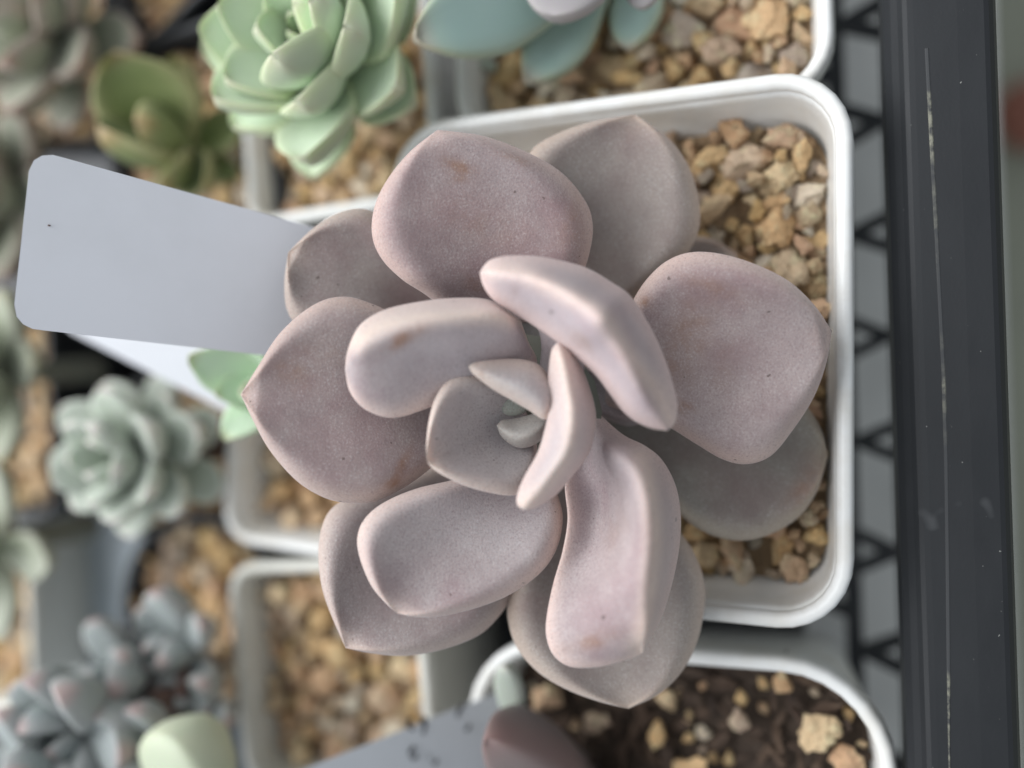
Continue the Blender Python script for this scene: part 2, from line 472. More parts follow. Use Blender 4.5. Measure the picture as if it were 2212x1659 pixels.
# P4 small, lower left
z4 = -1.2
c, L, rot = place((486, 1228), (902, 1218), z4, 5.6, -1)
print('P4', c, L, rot); P4c = c
T4, M4, D4 = pot('square_pot', 'small cream square pot full of tan gravel at the bottom left', c.x, c.y, z4, L, L, rot, .9, M_CREAM, group='white square pots in the tray')
bed('gravel', 'tan gravel in the small cream pot at the bottom left', 'gravel', M4, (D4[0]-.25, D4[1]-.25, D4[2]), z4-1.0, .9, M_BEDT, FPEBS, 'pebble', 4)
# P5 small, mid left
c, L, rot = place((478, 1152), (905, 1222), z4, 5.6, 1)
print('P5', c, L, rot); P5c = c
T5, M5, D5 = pot('square_pot', 'small white square pot behind the left leaf of the mauve rosette', c.x, c.y, z4, L, L, rot, .9, M_WHITE, group='white square pots in the tray')
bed('gravel', 'tan gravel in the small pot behind the left mauve leaf', 'gravel', M5, (D5[0]-.25, D5[1]-.25, D5[2]), z4-1.2, .9, M_BEDT, FPEBS, 'pebble', 5)
# P6 small, upper left with the mint echeveria
c, L, rot = place((532, 470), (950, 395), z4, 5.6, 1)
print('P6', c, L, rot); P6c = c
T6, M6, D6 = pot('square_pot', 'small white square pot under the mint green rosette', c.x, c.y, z4, L, L*1.1, rot, .7, M_WHITE, group='white square pots in the tray')
bed('gravel', 'brown gravel under the mint green rosette', 'gravel', M6, (D6[0]-.25, D6[1]-.25, D6[2]), z4-1.0, .9, M_BEDT, FPEBS, 'pebble', 6)

# ------------------------------------------------------------------ the mauve rosette
D0 = 15.5
ROOT = at_d(1115, 905, D0+3.6)
ROOT.z = -1.7
PL = thing('mauve_succulent', 'large dusty mauve rosette succulent with thick pointed powdery leaves', 'succulent', ROOT)
def hsurf(rows, u, s):
    us = [r[0] for r in rows]; nc = len(rows[0][1])
    ss = []; hs = []
    for k in range(nc):
        ss.append(pchip(us, [r[2][k] if len(r) > 2 else (-1+2*k/(nc-1)) for r in rows], u))
        hs.append(pchip(us, [r[1][k] for r in rows], u))
    return pchip(ss, hs, s)
def rleaf(A, B, rows, thick, tint=(1, 1, 1), blots=(), ridge=None, two=False, topf=.32, flat=.62, basal=True, nu=64, nr=56, edge=1.0, sink=0.0, soft=False, cupx=.28, rollx=.16, keel=0.0, kc=1, name='leaf', label=None):
    """leaf between margins A and B (photo points base->tip, or end->end when two). rows: (u,(heights across),(positions across)) in cm towards the viewer"""
    A, B = list(A), list(B)
    CA, CB = curve(A, nu), curve(B, nu)
    V = []; F = []; att = {'edge': [], 'ridge': [], 'blotch': [], 'basal': []}
    half = nr//2
    for i in range(nu+1):
        u = i/nu
        if two: k = max(0, 1-abs(2*u-1)**5)**.5
        else: k = max(0, 1-u**7)**.5
        k = max(k, .04)
        a, b = CA[i], CB[i]
        w = (b-a).length*15.0/FPX
        tk = min(thick, w*.55)*k
        for j in range(nr):
            an = 2*math.pi*j/nr
            s = -math.cos(an); sn = math.sin(an)
            q = (a+b)/2 + (b-a)/2*s
            h = sum(hsurf(rows, u, s+d_) for d_ in (-.15, -.075, 0, .075, .15))/5 if soft else hsurf(rows, u, s)
            if h > 0: h *= .85
            if keel:
                sr = pchip([r[0] for r in rows], [r[2][kc] for r in rows], u)
                h += keel*max(0, 1-abs(s-sr)/.38)*(max(0, 1-abs(2*u-1)**2) if two else min(1, 4*u*(1-u)+.3*u))
            if len(rows[0][1]) == 3 and not two:       # spoon hollow with a rolled margin
                ku = max(0, 1-u**6)*min(1, u*3)
                h += ku*(cupx*s*s - (cupx+rollx)*max(0, (abs(s)-.70)/.30)**2)
            e = abs(sn)**flat
            if sn >= 0: h += tk*topf*e
            else: h -= tk*(1-topf)*e + sink*abs(sn)*k
            q3 = at_d(q.x, q.y, D0-h)
            V.append(q3)
            wpx = (b-a).length/2
            dist = (1-abs(s))*wpx
            if not two: dist = min(dist, ((1-u)*((a-CA[-1]).length+1)*1.0) if False else dist)
            tipd = (q-CA[-1]).length if not two else 999
            ee = math.exp(-(dist/26)**2) + .6*math.exp(-(tipd/40)**2)
            att['edge'].append(min(1, ee)*edge)
            rr = 0
            if ridge:
                rr = max(0, 1-min((q-Vector(p)).length for p in ridge_pts(ridge))/38)**1.4
            att['ridge'].append(rr if sn > -.2 else 0)
            bl = 0
            for (x, y, rx, ry, an2, st) in blots:
                dx, dy = q.x-x, q.y-y; ca, sa = math.cos(an2), math.sin(an2)
                bl = max(bl, min(1, st*2.0)*math.exp(-(((dx*ca+dy*sa)/rx)**2+((-dx*sa+dy*ca)/ry)**2)))
            att['blotch'].append(bl if sn > 0 else 0)
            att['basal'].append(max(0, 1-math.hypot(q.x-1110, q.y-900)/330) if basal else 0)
    for i in range(nu):
        for j in range(nr):
            j2 = (j+1) % nr
            F.append((i*nr+j, i*nr+j2, (i+1)*nr+j2, (i+1)*nr+j))
    F.append(tuple(range(nr))); F.append(tuple(nu*nr+j for j in range(nr-1, -1, -1)))
    me = bpy.data.meshes.new(name)
    me.from_pydata([tuple((v-ROOT)*CM) for v in V], [], F)
    for kx, vals in att.items():
        A_ = me.attributes.new(kx, 'FLOAT', 'POINT'); A_.data.foreach_set('value', vals)
    bm = bmesh.new(); bm.from_mesh(me)
    bmesh.ops.remove_doubles(bm, verts=bm.verts, dist=1e-6)
    bmesh.ops.recalc_face_normals(bm, faces=bm.faces); bm.to_mesh(me); bm.free()
    me.polygons.foreach_set('use_smooth', [True]*len(me.polygons))
    me.materials.append(M_MAUVE)
    o = bpy.data.objects.new(name, me); COL.objects.link(o); o.parent = PL
    o.color = (*tint, 1)
    if label: o['label'] = label
    return o
_rc = {}
def ridge_pts(r):
    key = tuple(r)
    if key not in _rc: _rc[key] = curve(r, 40)
    return _rc[key]
def S(*rows): return rows

# back leaves first
rleaf([(1420,660),(1432,560),(1470,512),(1530,512),(1590,545)], [(1490,720),(1560,660),(1600,600),(1590,545)],
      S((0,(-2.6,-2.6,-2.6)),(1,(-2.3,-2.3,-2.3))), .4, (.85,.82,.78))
rleaf([(1170,700),(1150,560),(1138,450),(1135,380),(1148,325),(1200,290),(1280,262),(1372,247)],
      [(1290,720),(1370,645),(1440,590),(1490,540),(1512,480),(1505,410),(1480,345),(1435,290),(1372,247)],
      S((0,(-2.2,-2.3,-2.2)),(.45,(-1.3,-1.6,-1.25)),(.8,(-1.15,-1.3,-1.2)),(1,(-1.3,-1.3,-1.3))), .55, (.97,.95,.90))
rleaf([(1290,850),(1430,830),(1560,800),(1660,820),(1735,870),(1775,930),(1788,985)],
      [(1290,930),(1390,1020),(1440,1080),(1490,1130),(1550,1160),(1615,1167),(1680,1147),(1732,1110),(1768,1055),(1788,985)],
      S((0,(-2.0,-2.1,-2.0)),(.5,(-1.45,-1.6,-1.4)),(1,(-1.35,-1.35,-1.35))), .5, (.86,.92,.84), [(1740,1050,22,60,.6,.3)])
rleaf([(950,720),(830,700),(720,710),(650,705),(620,670),(614,610),(622,545)],
      [(1010,640),(900,540),(850,490),(810,458),(770,450),(718,465),(668,500),(622,545)],
      S((0,(-1.9,-1.9,-1.9)),(.5,(-1.0,-1.25,-.95)),(1,(-.85,-.85,-.85))), .5, (1,1,.98))
rleaf([(960,1000),(850,1040),(765,1070),(715,1100),(692,1150),(688,1215),(698,1280),(722,1345),(747,1400)],
      [(1090,1070),(1120,1220),(1103,1290),(1075,1335),(1030,1375),(950,1405),(870,1417),(800,1411),(747,1400)],
      S((0,(-1.9,-1.9,-1.9)),(.5,(-.85,-1.15,-.95)),(.85,(-.6,-.75,-.7)),(1,(-.7,-.7,-.7))), .5, (.98,.97,.98))
rleaf([(1150,1000),(1120,1180),(1097,1290),(1098,1345),(1117,1400),(1162,1452),(1225,1490),(1295,1516),(1357,1531)],
      [(1360,1000),(1470,1150),(1497,1190),(1520,1250),(1522,1310),(1505,1390),(1470,1455),(1420,1502),(1357,1531)],
      S((0,(-2.0,-2.0,-2.0)),(.5,(-1.1,-1.35,-1.1)),(.85,(-.95,-1.1,-1.0)),(1,(-1.05,-1.05,-1.05))), .55, (.98,.97,.92))
# hidden inner ones closing the gaps
rleaf([(1110,840),(1105,740),(1112,680),(1150,630)], [(1200,840),(1210,740),(1195,680),(1150,630)],
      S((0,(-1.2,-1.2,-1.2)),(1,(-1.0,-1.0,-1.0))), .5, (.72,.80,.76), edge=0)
rleaf([(1220,800),(1290,790),(1360,810),(1420,870)], [(1220,880),(1290,900),(1370,920),(1420,870)],
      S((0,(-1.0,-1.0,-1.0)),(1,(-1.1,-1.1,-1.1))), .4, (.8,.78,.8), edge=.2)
# A top
rleaf([(1010,720),(930,645),(870,605),(825,560),(804,510),(808,450),(835,390),(885,328),(945,280)],
      [(1130,700),(1200,650),(1255,595),(1276,535),(1280,480),(1262,430),(1210,370),(1130,325),(1040,293),(945,280)],
      S((0,(-1.0,-1.1,-1.0)),(.35,(.1,-.3,-.25)),(.7,(.25,.05,-.25)),(.9,(.1,.08,-.2)),(1,(-.1,-.1,-.1))), .62, (1.10,1.0,1.03),
      [(990,362,34,16,.5,.55),(990,388,14,12,0,.7),(1040,480,100,40,.4,.14),(1235,480,30,80,.1,.22),(1030,615,26,16,.3,.35),(1120,345,60,10,.35,.2)])
# D right
rleaf([(1270,800),(1345,690),(1372,640),(1397,603),(1435,567),(1485,546),(1550,547),(1630,570),(1705,608),(1760,660),(1797,715)],
      [(1280,880),(1380,892),(1440,920),(1500,957),(1560,992),(1612,1003),(1665,985),(1712,930),(1757,860),(1785,785),(1797,715)],
      S((0,(-1.1,-1.2,-1.1)),(.35,(.0,-.45,-.2)),(.65,(.45,.05,.1)),(.9,(.2,.25,.15)),(1,(0,0,0))), .62, (1.17,1.09,1.11),
      [(1395,652,13,13,0,.9),(1480,880,17,9,0,.9),(1480,745,40,95,.35,.36),(1540,620,70,16,.3,.25),(1560,790,30,60,.2,.12)])
# F left
rleaf([(1000,840),(900,730),(850,680),(800,655),(750,641),(700,648),(650,677),(600,725),(558,790),(520,852)],
      [(1020,960),(960,985),(920,1020),(868,1056),(810,1084),(755,1087),(700,1075),(640,1038),(582,972),(545,905),(520,852)],
      S((0,(-1.0,-1.1,-1.0)),(.4,(.25,-.1,.15)),(.75,(.45,.25,.4)),(1,(.45,.45,.45))), .58, (1.02,.96,.97),
      [(868,1010,11,40,.45,.75),(630,800,50,30,.5,.24),(850,1045,18,10,0,.6),(700,760,60,30,.3,.12)])
# L lower left
rleaf([(1090,985),(1000,1030),(900,1055),(830,1085),(788,1120),(772,1160),(777,1205),(800,1262),(830,1300),(858,1325)],
      [(1180,1010),(1207,1075),(1216,1125),(1203,1185),(1170,1235),(1110,1280),(1040,1310),(960,1330),(900,1333),(858,1325)],
      S((0,(-.7,-.8,-.7)),(.4,(.35,-.05,.2)),(.7,(.8,.35,.4)),(.9,(.75,.6,.55)),(1,(.65,.65,.65))), .6, (1.22,1.20,1.24))
# N lower, folded
rleaf([(1225,950),(1220,1050),(1226,1120),(1215,1190),(1195,1260),(1181,1330),(1180,1375),(1195,1415),(1230,1440),(1285,1442),(1340,1430),(1387,1413)],
      [(1290,890),(1345,938),(1392,962),(1430,993),(1460,1050),(1471,1120),(1465,1200),(1447,1280),(1425,1345),(1387,1413)],
      S((0,(-.6,-.8,-.7,-.8),(-1,-.3,.5,1)),(.2,(.1,-.35,1.15,.2),(-1,-.35,.5,1)),(.4,(.25,-.05,1.6,-.3),(-1,-.45,.5,1)),(.6,(.6,.75,1.6,-.4),(-1,-.6,.52,1)),(.8,(.8,1.1,1.45,.0),(-1,-.4,.52,1)),(1,(.95,.95,.95,.95),(-1,-.4,.5,1))), .55, (1.20,1.14,1.19),
      [(1285,1385,60,16,-.25,.35),(1330,1150,30,70,.2,.12)], ridge=[(1385,985),(1405,1050),(1416,1150),(1410,1250),(1398,1330),(1380,1400)], keel=.22, kc=2)
# E left inner
rleaf([(745,798),(750,760),(770,712),(800,684),(850,663),(930,648),(1000,643),(1055,647),(1092,668),(1125,692)],
      [(745,798),(755,845),(785,882),(830,901),(870,900),(930,880),(990,860),(1050,855),(1110,835),(1160,788),(1140,735),(1125,692)],
      S((0,(.9,.95,.9),(-1,-.5,1)),(.22,(.95,1.5,.75),(-1,-.55,1)),(.5,(.7,1.55,.35),(-1,-.6,1)),(.75,(.6,1.35,-.2),(-1,-.62,1)),(1,(.6,.8,.2),(-1,-.5,1))), .5, (1.22,1.20,1.26),
      [(872,730,50,13,-.5,.85),(852,744,26,12,-.4,.7)], ridge=[(770,740),(830,702),(930,682),(1050,680),(1100,690)], two=True, soft=True, keel=.12)
# G centre cup
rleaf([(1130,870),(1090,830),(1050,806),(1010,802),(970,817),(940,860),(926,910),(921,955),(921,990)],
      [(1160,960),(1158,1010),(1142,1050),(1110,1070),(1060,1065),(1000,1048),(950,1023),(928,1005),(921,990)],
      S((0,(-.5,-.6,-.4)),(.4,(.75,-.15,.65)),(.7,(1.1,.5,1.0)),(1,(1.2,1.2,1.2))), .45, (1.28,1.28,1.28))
# K, J buds
rleaf([(1082,876),(1095,858),(1130,850),(1158,872)], [(1082,876),(1088,893),(1106,899),(1130,893),(1158,872)],
      S((0,(.0,.0,.0)),(1,(-.1,-.1,-.1))), .3, (.78,.92,.84), two=True, nu=24, nr=24, edge=.3, flat=1, topf=.5, name='bud_leaf')
rleaf([(1073,919),(1084,908),(1110,904),(1140,897),(1172,890),(1195,900)], [(1073,919),(1082,941),(1104,961),(1130,968),(1160,958),(1182,935),(1195,900)],
      S((0,(.3,.3,.3),(-1,.3,1)),(.45,(-.05,.4,.1),(-1,.3,1)),(1,(.1,.2,.1),(-1,.3,1))), .35, (1.1,1.16,1.1), two=True, nu=32, nr=32, edge=.4, flat=1, topf=.5, name='bud_leaf')
# H small inner
rleaf([(1012,790),(1030,782),(1070,776),(1120,775),(1160,785),(1183,808),(1195,840)],
      [(1012,790),(1022,808),(1060,838),(1100,862),(1140,885),(1178,907),(1198,880),(1195,840)],
      S((0,(1.2,1.2,1.2),(-1,.2,1)),(.5,(.6,1.15,.85),(-1,.25,1)),(1,(.6,.8,.7),(-1,.2,1))), .62, (1.16,1.18,1.18), two=True, topf=.5, soft=True,
      blots=[(1040,806,6,10,-.6,.3)])
# C upright, tip towards the viewer
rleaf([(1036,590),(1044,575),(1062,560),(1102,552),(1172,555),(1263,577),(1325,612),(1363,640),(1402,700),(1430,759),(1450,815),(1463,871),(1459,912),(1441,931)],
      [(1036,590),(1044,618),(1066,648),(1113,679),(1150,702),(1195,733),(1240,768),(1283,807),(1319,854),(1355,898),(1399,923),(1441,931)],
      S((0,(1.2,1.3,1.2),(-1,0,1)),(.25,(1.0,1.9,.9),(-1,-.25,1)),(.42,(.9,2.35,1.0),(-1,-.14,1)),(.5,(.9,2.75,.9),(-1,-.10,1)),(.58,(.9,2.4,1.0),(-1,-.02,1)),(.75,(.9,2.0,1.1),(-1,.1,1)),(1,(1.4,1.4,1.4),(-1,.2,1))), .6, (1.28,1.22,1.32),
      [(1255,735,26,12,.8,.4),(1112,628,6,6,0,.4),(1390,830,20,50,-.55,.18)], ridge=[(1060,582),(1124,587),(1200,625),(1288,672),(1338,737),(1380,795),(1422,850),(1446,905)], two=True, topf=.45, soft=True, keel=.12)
rleaf([(1140,690),(1164,716),(1169,758),(1163,800)], [(1270,770),(1262,800),(1252,830),(1235,860)],
      S((0,(.9,.8,.9)),(.4,(.5,.35,.5)),(1,(-.3,-.3,-.3))), .35, (1.22,1.22,1.27), edge=0, two=True)
# I crescent
rleaf([(1203,740),(1190,762),(1183,830),(1185,880),(1176,930),(1160,980),(1132,1030),(1117,1070),(1118,1092),(1132,1102)],
      [(1203,740),(1226,750),(1255,790),(1275,840),(1287,890),(1285,940),(1270,985),(1240,1025),(1200,1070),(1158,1096),(1132,1102)],
      S((0,(1.2,1.2,1.2),(-1,0,1)),(.3,(.9,1.5,.6),(-1,.0,1)),(.65,(1.1,1.8,.8),(-1,.1,1)),(1,(1.35,1.35,1.35),(-1,0,1))), .5, (1.22,1.20,1.27),
      ridge=[(1212,770),(1228,830),(1235,910),(1226,980),(1190,1040),(1140,1090)], two=True, topf=.45, soft=True)
# stem
base = at_d(1115, 895, D0+.7)
V = []; F = []
for k in range(9):
    t = k/8; p = base.lerp(ROOT+Vector((0, 0, -.3)), t); r = lerp(1.5, .75, min(1, t*1.6))
    for j in range(16):
        a = 2*math.pi*j/16; V.append(p+Vector((r*math.cos(a), r*math.sin(a), .3*r*math.sin(a)*(1-t))))
for k in range(8):
    for j in range(16): F.append((k*16+j, k*16+(j+1) % 16, (k+1)*16+(j+1) % 16, (k+1)*16+j))
F.append(tuple(range(16)))
mesh('stem', V, F, M_STEM, PL, origin=ROOT)

# ------------------------------------------------------------------ labels (plant tags)
def plate(name, label, quad, thick, mat, rad=.3, bow=0.0, parent=None, cat='plant label'):
    """thin plate over four 3-D corners (a,b = free end; c,d = stuck end), rounded at the free end"""
    a, b, c, d = quad
    nu, nv = 26, 14
    W = (b-a).length; Ln = ((d-a).length+(c-b).length)/2
    nrm = (b-a).cross(d-a).normalized()
    V = []; F = []
    for i in range(nu+1):
        t = (i/nu)**1.6; x = t*Ln
        ins = 0
        if x < rad: ins = rad-math.sqrt(max(0, rad*rad-(rad-x)**2))
        for j in range(nv+1):
            s = ins/W + (1-2*ins/W)*j/nv
            p = a.lerp(d, t).lerp(b.lerp(c, t), s) + nrm*bow*math.sin(math.pi*t)
            V.append(p+nrm*thick/2)
    N = len(V)
    V += [v-nrm*thick for v in V]
    w = nv+1
    for i in range(nu):
        for j in range(nv):
            q = (i*w+j, i*w+j+1, (i+1)*w+j+1, (i+1)*w+j)
            F.append(q); F.append(tuple(N+x for x in reversed(q)))
    bd = [j for j in range(w)] + [i*w+nv for i in range(1, nu+1)] + [nu*w+j for j in range(nv-1, -1, -1)] + [i*w for i in range(nu-1, 0, -1)]
    for k in range(len(bd)):
        x, y = bd[k], bd[(k+1) % len(bd)]; F.append((x, y, N+y, N+x))
    org = (c+d)/2
    o = mesh(name, V, F, mat, parent, smooth=False, origin=org)
    tag(o, label, cat); return o
_a, _b, _c2, _d2 = at_d(68, 322, 15.2), at_d(26, 706, 15.2), at_d(770, 790, 18.0), at_d(850, 538, 18.0)
LAB = (_a, _b, _b+(_c2-_b)*1.6, _a+(_d2-_a)*1.6)
plate('plant_label', 'large blank pale grey plastic label with rounded end, stuck behind the mauve rosette',
      LAB, .07, M_TAG, .38, -.05)
sp = at_d(109, 488, 15.38); V = []; nrm_ = -FWD
for j in range(10): V.append(sp + (RGT*math.cos(j*.628)*.018 + UPV*math.sin(j*.628)*.013) - FWD*.06)
for j in range(10): V.append(V[j] + FWD*.12)
lab = [o for o in COL.objects if o.name.startswith('plant_label')][0]
mesh('dirt_speck', V, [tuple(range(10)), tuple(range(19, 9, -1))]+[(j, (j+1) % 10, 10+(j+1) % 10, 10+j) for j in range(10)], M_TWIG, lab, origin=lab.location/CM)
plate('plant_label', 'blurred pale label lying low under the large blank one at left',
      (at_d(110, 640, 21.5), at_d(150, 716, 21.5), at_d(640, 965, 21.8), at_d(700, 740, 21.8)), .06, M_TAG, .1)

# bottom label with pencil marks
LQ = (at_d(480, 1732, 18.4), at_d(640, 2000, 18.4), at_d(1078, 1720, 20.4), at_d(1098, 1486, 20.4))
tg = plate('plant_label', 'label coloured darker as if in shade, with small dark handwriting at the bottom, yellowed edge', LQ, .06, M_TAG_SHADED, .15)
def stroke(pts, w=.085):
    a, b, c, d = LQ; nrm = (b-a).cross(d-a).normalized()
    V = []; F = []
    P = curve([(x, y, 0) for x, y in pts], 14)
    for p in P:
        # photo point -> on the label plane
        r = ray(p.x, p.y); t = (a-CAMP).dot(nrm)/r.dot(nrm); q = CAMP+r*t
        side = (b-a).normalized()
        up = -nrm if nrm.dot(FWD) > 0 else nrm
        V += [q+up*.045-side*w/2, q+up*.045+side*w/2]
    for i in range(len(P)-1): F.append((2*i, 2*i+1, 2*i+3, 2*i+2))
    m_ = mesh('pencil_stroke', V, F, M_INK, tg, smooth=False, origin=(LQ[2]+LQ[3])/2)
for st in ([(888,1552),(880,1562),(884,1574),(893,1572)], [(905,1545),(908,1562),(920,1548),(912,1585)], [(895,1612),(884,1625),(888,1638),(900,1632),(893,1624)],
           [(925,1625),(935,1650),(945,1640)], [(1000,1520),(992,1532),(985,1548)], [(1015,1565),(1005,1578)]):
    stroke(st)

# ------------------------------------------------------------------ background plants
def gleaf_mesh(name, mat, length=1.0, width=.45, thick=.16, tip=.12, curl=.2, cup=.1, round_=.5, blotch=.5, nu=22, nr=18):
    """leaf along +X, face up +Z, unit cm"""
    V = []; F = []; at = {'edge': [], 'blotch': []}
    for i in range(nu+1):
        u = 1-(1-i/nu)**1.5
        um = .60
        if u < um:
            t = u/um; w = width*lerp(.36, 1, t*t*(3-2*t)*.5+t*.5)
        else:
            t = (u-um)/(1-um); w = width*lerp((1-t)*(1+.75*t), math.sqrt(max(0, 1-t*t)), round_)
        if i == nu: w = .003
        tk = thick*min(1, (1-u**6)**.5+.02)
        for j in range(nr):
            a = 2*math.pi*j/nr; s = -math.cos(a); sn = math.sin(a)
            z = curl*length*u*u + cup*width*s*s + (tk*.3*abs(sn)**.8 if sn >= 0 else -tk*.7*abs(sn)**.8*(1.0+.4*(1-abs(s))))
            x = length*u + (tip*length*max(0, (u-.9)/.1)**2)
            V.append(Vector((x, s*w, z)))
            at['edge'].append(min(1, abs(s)**5+max(0, u-.86)*3)); at['blotch'].append(max(0, (u-.93)/.07)*blotch)
    for i in range(nu):
        for j in range(nr): F.append((i*nr+j, i*nr+(j+1) % nr, (i+1)*nr+(j+1) % nr, (i+1)*nr+j))
    F.append(tuple(range(nr))); F.append(tuple(nu*nr+j for j in range(nr-1, -1, -1)))
    me = bpy.data.meshes.new(name); me.from_pydata([tuple(v*CM) for v in V], [], F)
    for k, vals in at.items():
        A_ = me.attributes.new(k, 'FLOAT', 'POINT'); A_.data.foreach_set('value', vals)
    bm = bmesh.new(); bm.from_mesh(me); bmesh.ops.recalc_face_normals(bm, faces=bm.faces); bm.to_mesh(me); bm.free()
    me.polygons.foreach_set('use_smooth', [True]*len(me.polygons)); me.materials.append(mat)
    return me
def put_leaf(T, me, base, az, el, sc=(1, 1, 1), roll=0.0, name='leaf'):
    """base in cm world; az about z (0 = +X), el above level"""
    o = bpy.data.objects.new(name, me); COL.objects.link(o); o.parent = T
    R = Matrix.Rotation(az, 4, 'Z') @ Matrix.Rotation(-el, 4, 'Y') @ Matrix.Rotation(roll, 4, 'X')
    Mx = Matrix.Translation(Vector(base)*CM-T.location) @ R @ Matrix.Diagonal((*sc, 1))
    o.matrix_local = Mx; return o
def rosette(name, label, cat, top, ground_z, me, whorls, stem_r, stem_mat, seed, lean=(0, 0)):
    """whorls: (count, elevation deg, length scale, drop below top, width scale)"""
    rnd = random.Random(seed); top = Vector(top)
    foot = Vector((top.x-lean[0], top.y-lean[1], ground_z))
    T = thing(name, label, cat, foot)
    V = []; F = []
    for k in range(6):
        t = k/5; p = top.lerp(foot, t); p = Vector((p.x, p.y, lerp(top.z-.15, ground_z-.3, t)))
        for j in range(10):
            a = 2*math.pi*j/10; V.append(p+Vector((stem_r*math.cos(a), stem_r*math.sin(a), 0))*(1+.15*rnd.uniform(-1, 1)))
    for k in range(5):
        for j in range(10): F.append((k*10+j, k*10+(j+1) % 10, (k+1)*10+(j+1) % 10, (k+1)*10+j))
    F.append(tuple(range(10)))
    mesh('stem', V, F, stem_mat, T, origin=foot)
    a0 = rnd.uniform(0, 6.28)
    for (n, el, ls, drop, ws) in whorls:
        a0 += 2.4
        for i in range(n):
            az = a0+2*math.pi*i/n+rnd.uniform(-.15, .15)
            t = drop/max(.5, (top.z-ground_z)); b = top.lerp(foot, min(1, t))
            b = b+Vector((math.cos(az), math.sin(az), 0))*stem_r*.5
            l = ls*rnd.uniform(.9, 1.1)
            put_leaf(T, me, b, az, math.radians(el+rnd.uniform(-6, 6)), (l, l*ws, l), rnd.uniform(-.15, .15))
    return T
M_MINT = mat_leaf('mint_leaf', (.48, .58, .42), (.55, .65, .49), (.66, .68, .38), (.62, .52, .40), .6, .5)
M_TEAL = mat_leaf('blue_green_leaf', (.28, .41, .37), (.34, .46, .42), (.44, .46, .30), (.5, .32, .26), .5, .7)
M_SAGE = mat_leaf('sage_leaf', (.37, .42, .35), (.45, .49, .42), (.62, .64, .58), (.74, .68, .63), .6, .7)
M_OLIVE = mat_leaf('olive_leaf', (.12, .16, .05), (.19, .23, .09), (.36, .33, .17), (.42, .22, .10), .5, .8)
M_GHOST = mat_leaf('grey_mauve_leaf', (.235, .265, .26), (.30, .33, .325), (.40, .38, .375), (.42, .30, .285), .6, .5)
M_PALE = mat_leaf('pale_green_leaf', (.50, .56, .40), (.55, .60, .45), (.6, .62, .45), (.6, .6, .4), .55)
M_DMAUVE = mat_leaf('dark_mauve_leaf', (.16, .125, .12), (.20, .155, .148), (.25, .15, .14), (.26, .14, .13), .6)
M_APPLE = mat_leaf('apple_green_leaf', (.27, .30, .21), (.35, .37, .29), (.46, .44, .37), (.45, .35, .2), .5)
M_MINT2 = mat_leaf('bright_mint_leaf', (.50, .64, .46), (.56, .70, .52), (.60, .70, .48), (.6, .5, .3), .5)

# mint green echeveria in P6
g_mint = gleaf_mesh('mint_leaf', M_MINT, 1, .36, .18, .02, .10, .20, .5, .35)
topc = at_d(700, 95, 19.0)
rosette('mint_succulent', 'mint green rosette with pointed yellow-edged leaves beside the blank label', 'succulent', topc, z4-1.2, g_mint,
        [(3, 82, .95, -.3, .85), (4, 70, 1.7, 0, 1.0), (5, 54, 2.4, .2, 1), (6, 38, 2.7, .45, 1), (7, 22, 2.7, .75, 1), (6, 8, 2.6, 1.0, 1)], .45, M_STEM, 12, lean=(topc.x-P6c.x+.2, topc.y-P6c.y))

# blue-green leaves in P2
T = thing('blue_green_succulent', 'blue-green thick leaved succulent at the top edge', 'succulent', (P2c.x+1.6, P2c.y+.4, z2-1.2))
g_teal = gleaf_mesh('teal_leaf', M_TEAL, 1, .26, .26, .03, .05, .16, .8, .5)
M_GMAUVE = mat_leaf('mauve_grey_leaf', (.27, .25, .255), (.31, .285, .29), (.36, .33, .32), (.3, .25, .24), .6)
g_teal2 = gleaf_mesh('grey_teal_leaf', M_GMAUVE, 1, .26, .30, 0, .05, .05, .95, .0)
def leaf_between(T, me, p, q, w=1.0, roll=0.0, tk=1.0, name='leaf', label=None):
    """leaf from p to q (cm)"""
    d = q-p; L = d.length; az = math.atan2(d.y, d.x); el = math.asin(d.z/L)
    o = put_leaf(T, me, p, az, el, (L, L*w, L*tk), roll, name)
    if label: o['label'] = label
    return o
leaf_between(T, g_teal, at_d(1290, -60, 18.8), at_d(900, 85, 17.6), .80, -.5)
leaf_between(T, g_teal, at_d(1310, -50, 19.4), at_d(1140, 178, 18.8), .85, -.4)
leaf_between(T, g_teal, at_d(1400, -110, 19.4), at_d(1362, 108, 19.2), 1.0, 0)
leaf_between(T, g_teal2, at_d(1290, -160, 17.6), at_d(1190, 44, 17.2), 1.5, 0, label='grey-mauve leaf leaning over the blue-green ones')
leaf_between(T, g_teal2, at_d(1410, -140, 17.6), at_d(1385, 22, 17.6), 1.1, 0)
V = []; F = []
p0 = Vector((P2c.x+1.6, P2c.y+.4, z2-1.4)); p1 = at_d(1310, -150, 18.4)
for k in range(6):
    p = p0.lerp(p1, k/5)
    for j in range(10): V.append(p+Vector((.45*math.cos(j*.628), .45*math.sin(j*.628), 0)))
for k in range(5):
    for j in range(10): F.append((k*10+j, k*10+(j+1) % 10, (k+1)*10+(j+1) % 10, (k+1)*10+j))
mesh('stem', V, F, M_STEM, T, origin=(P2c.x+1.6, P2c.y+.4, z2-1.2))
o = bpy.data.objects.new('fallen_leaf', gleaf_mesh('fallen_leaf', M_SAGE, .8, .22, .14, .05, .05, .1, .7, 0)); COL.objects.link(o)
o.location = at_z(1072, 150, z2-.75)*CM; o.rotation_euler = (0, -.3, .9)
tag(o, 'tiny pale green leaf lying on the brown gravel at the top', 'fallen leaf')

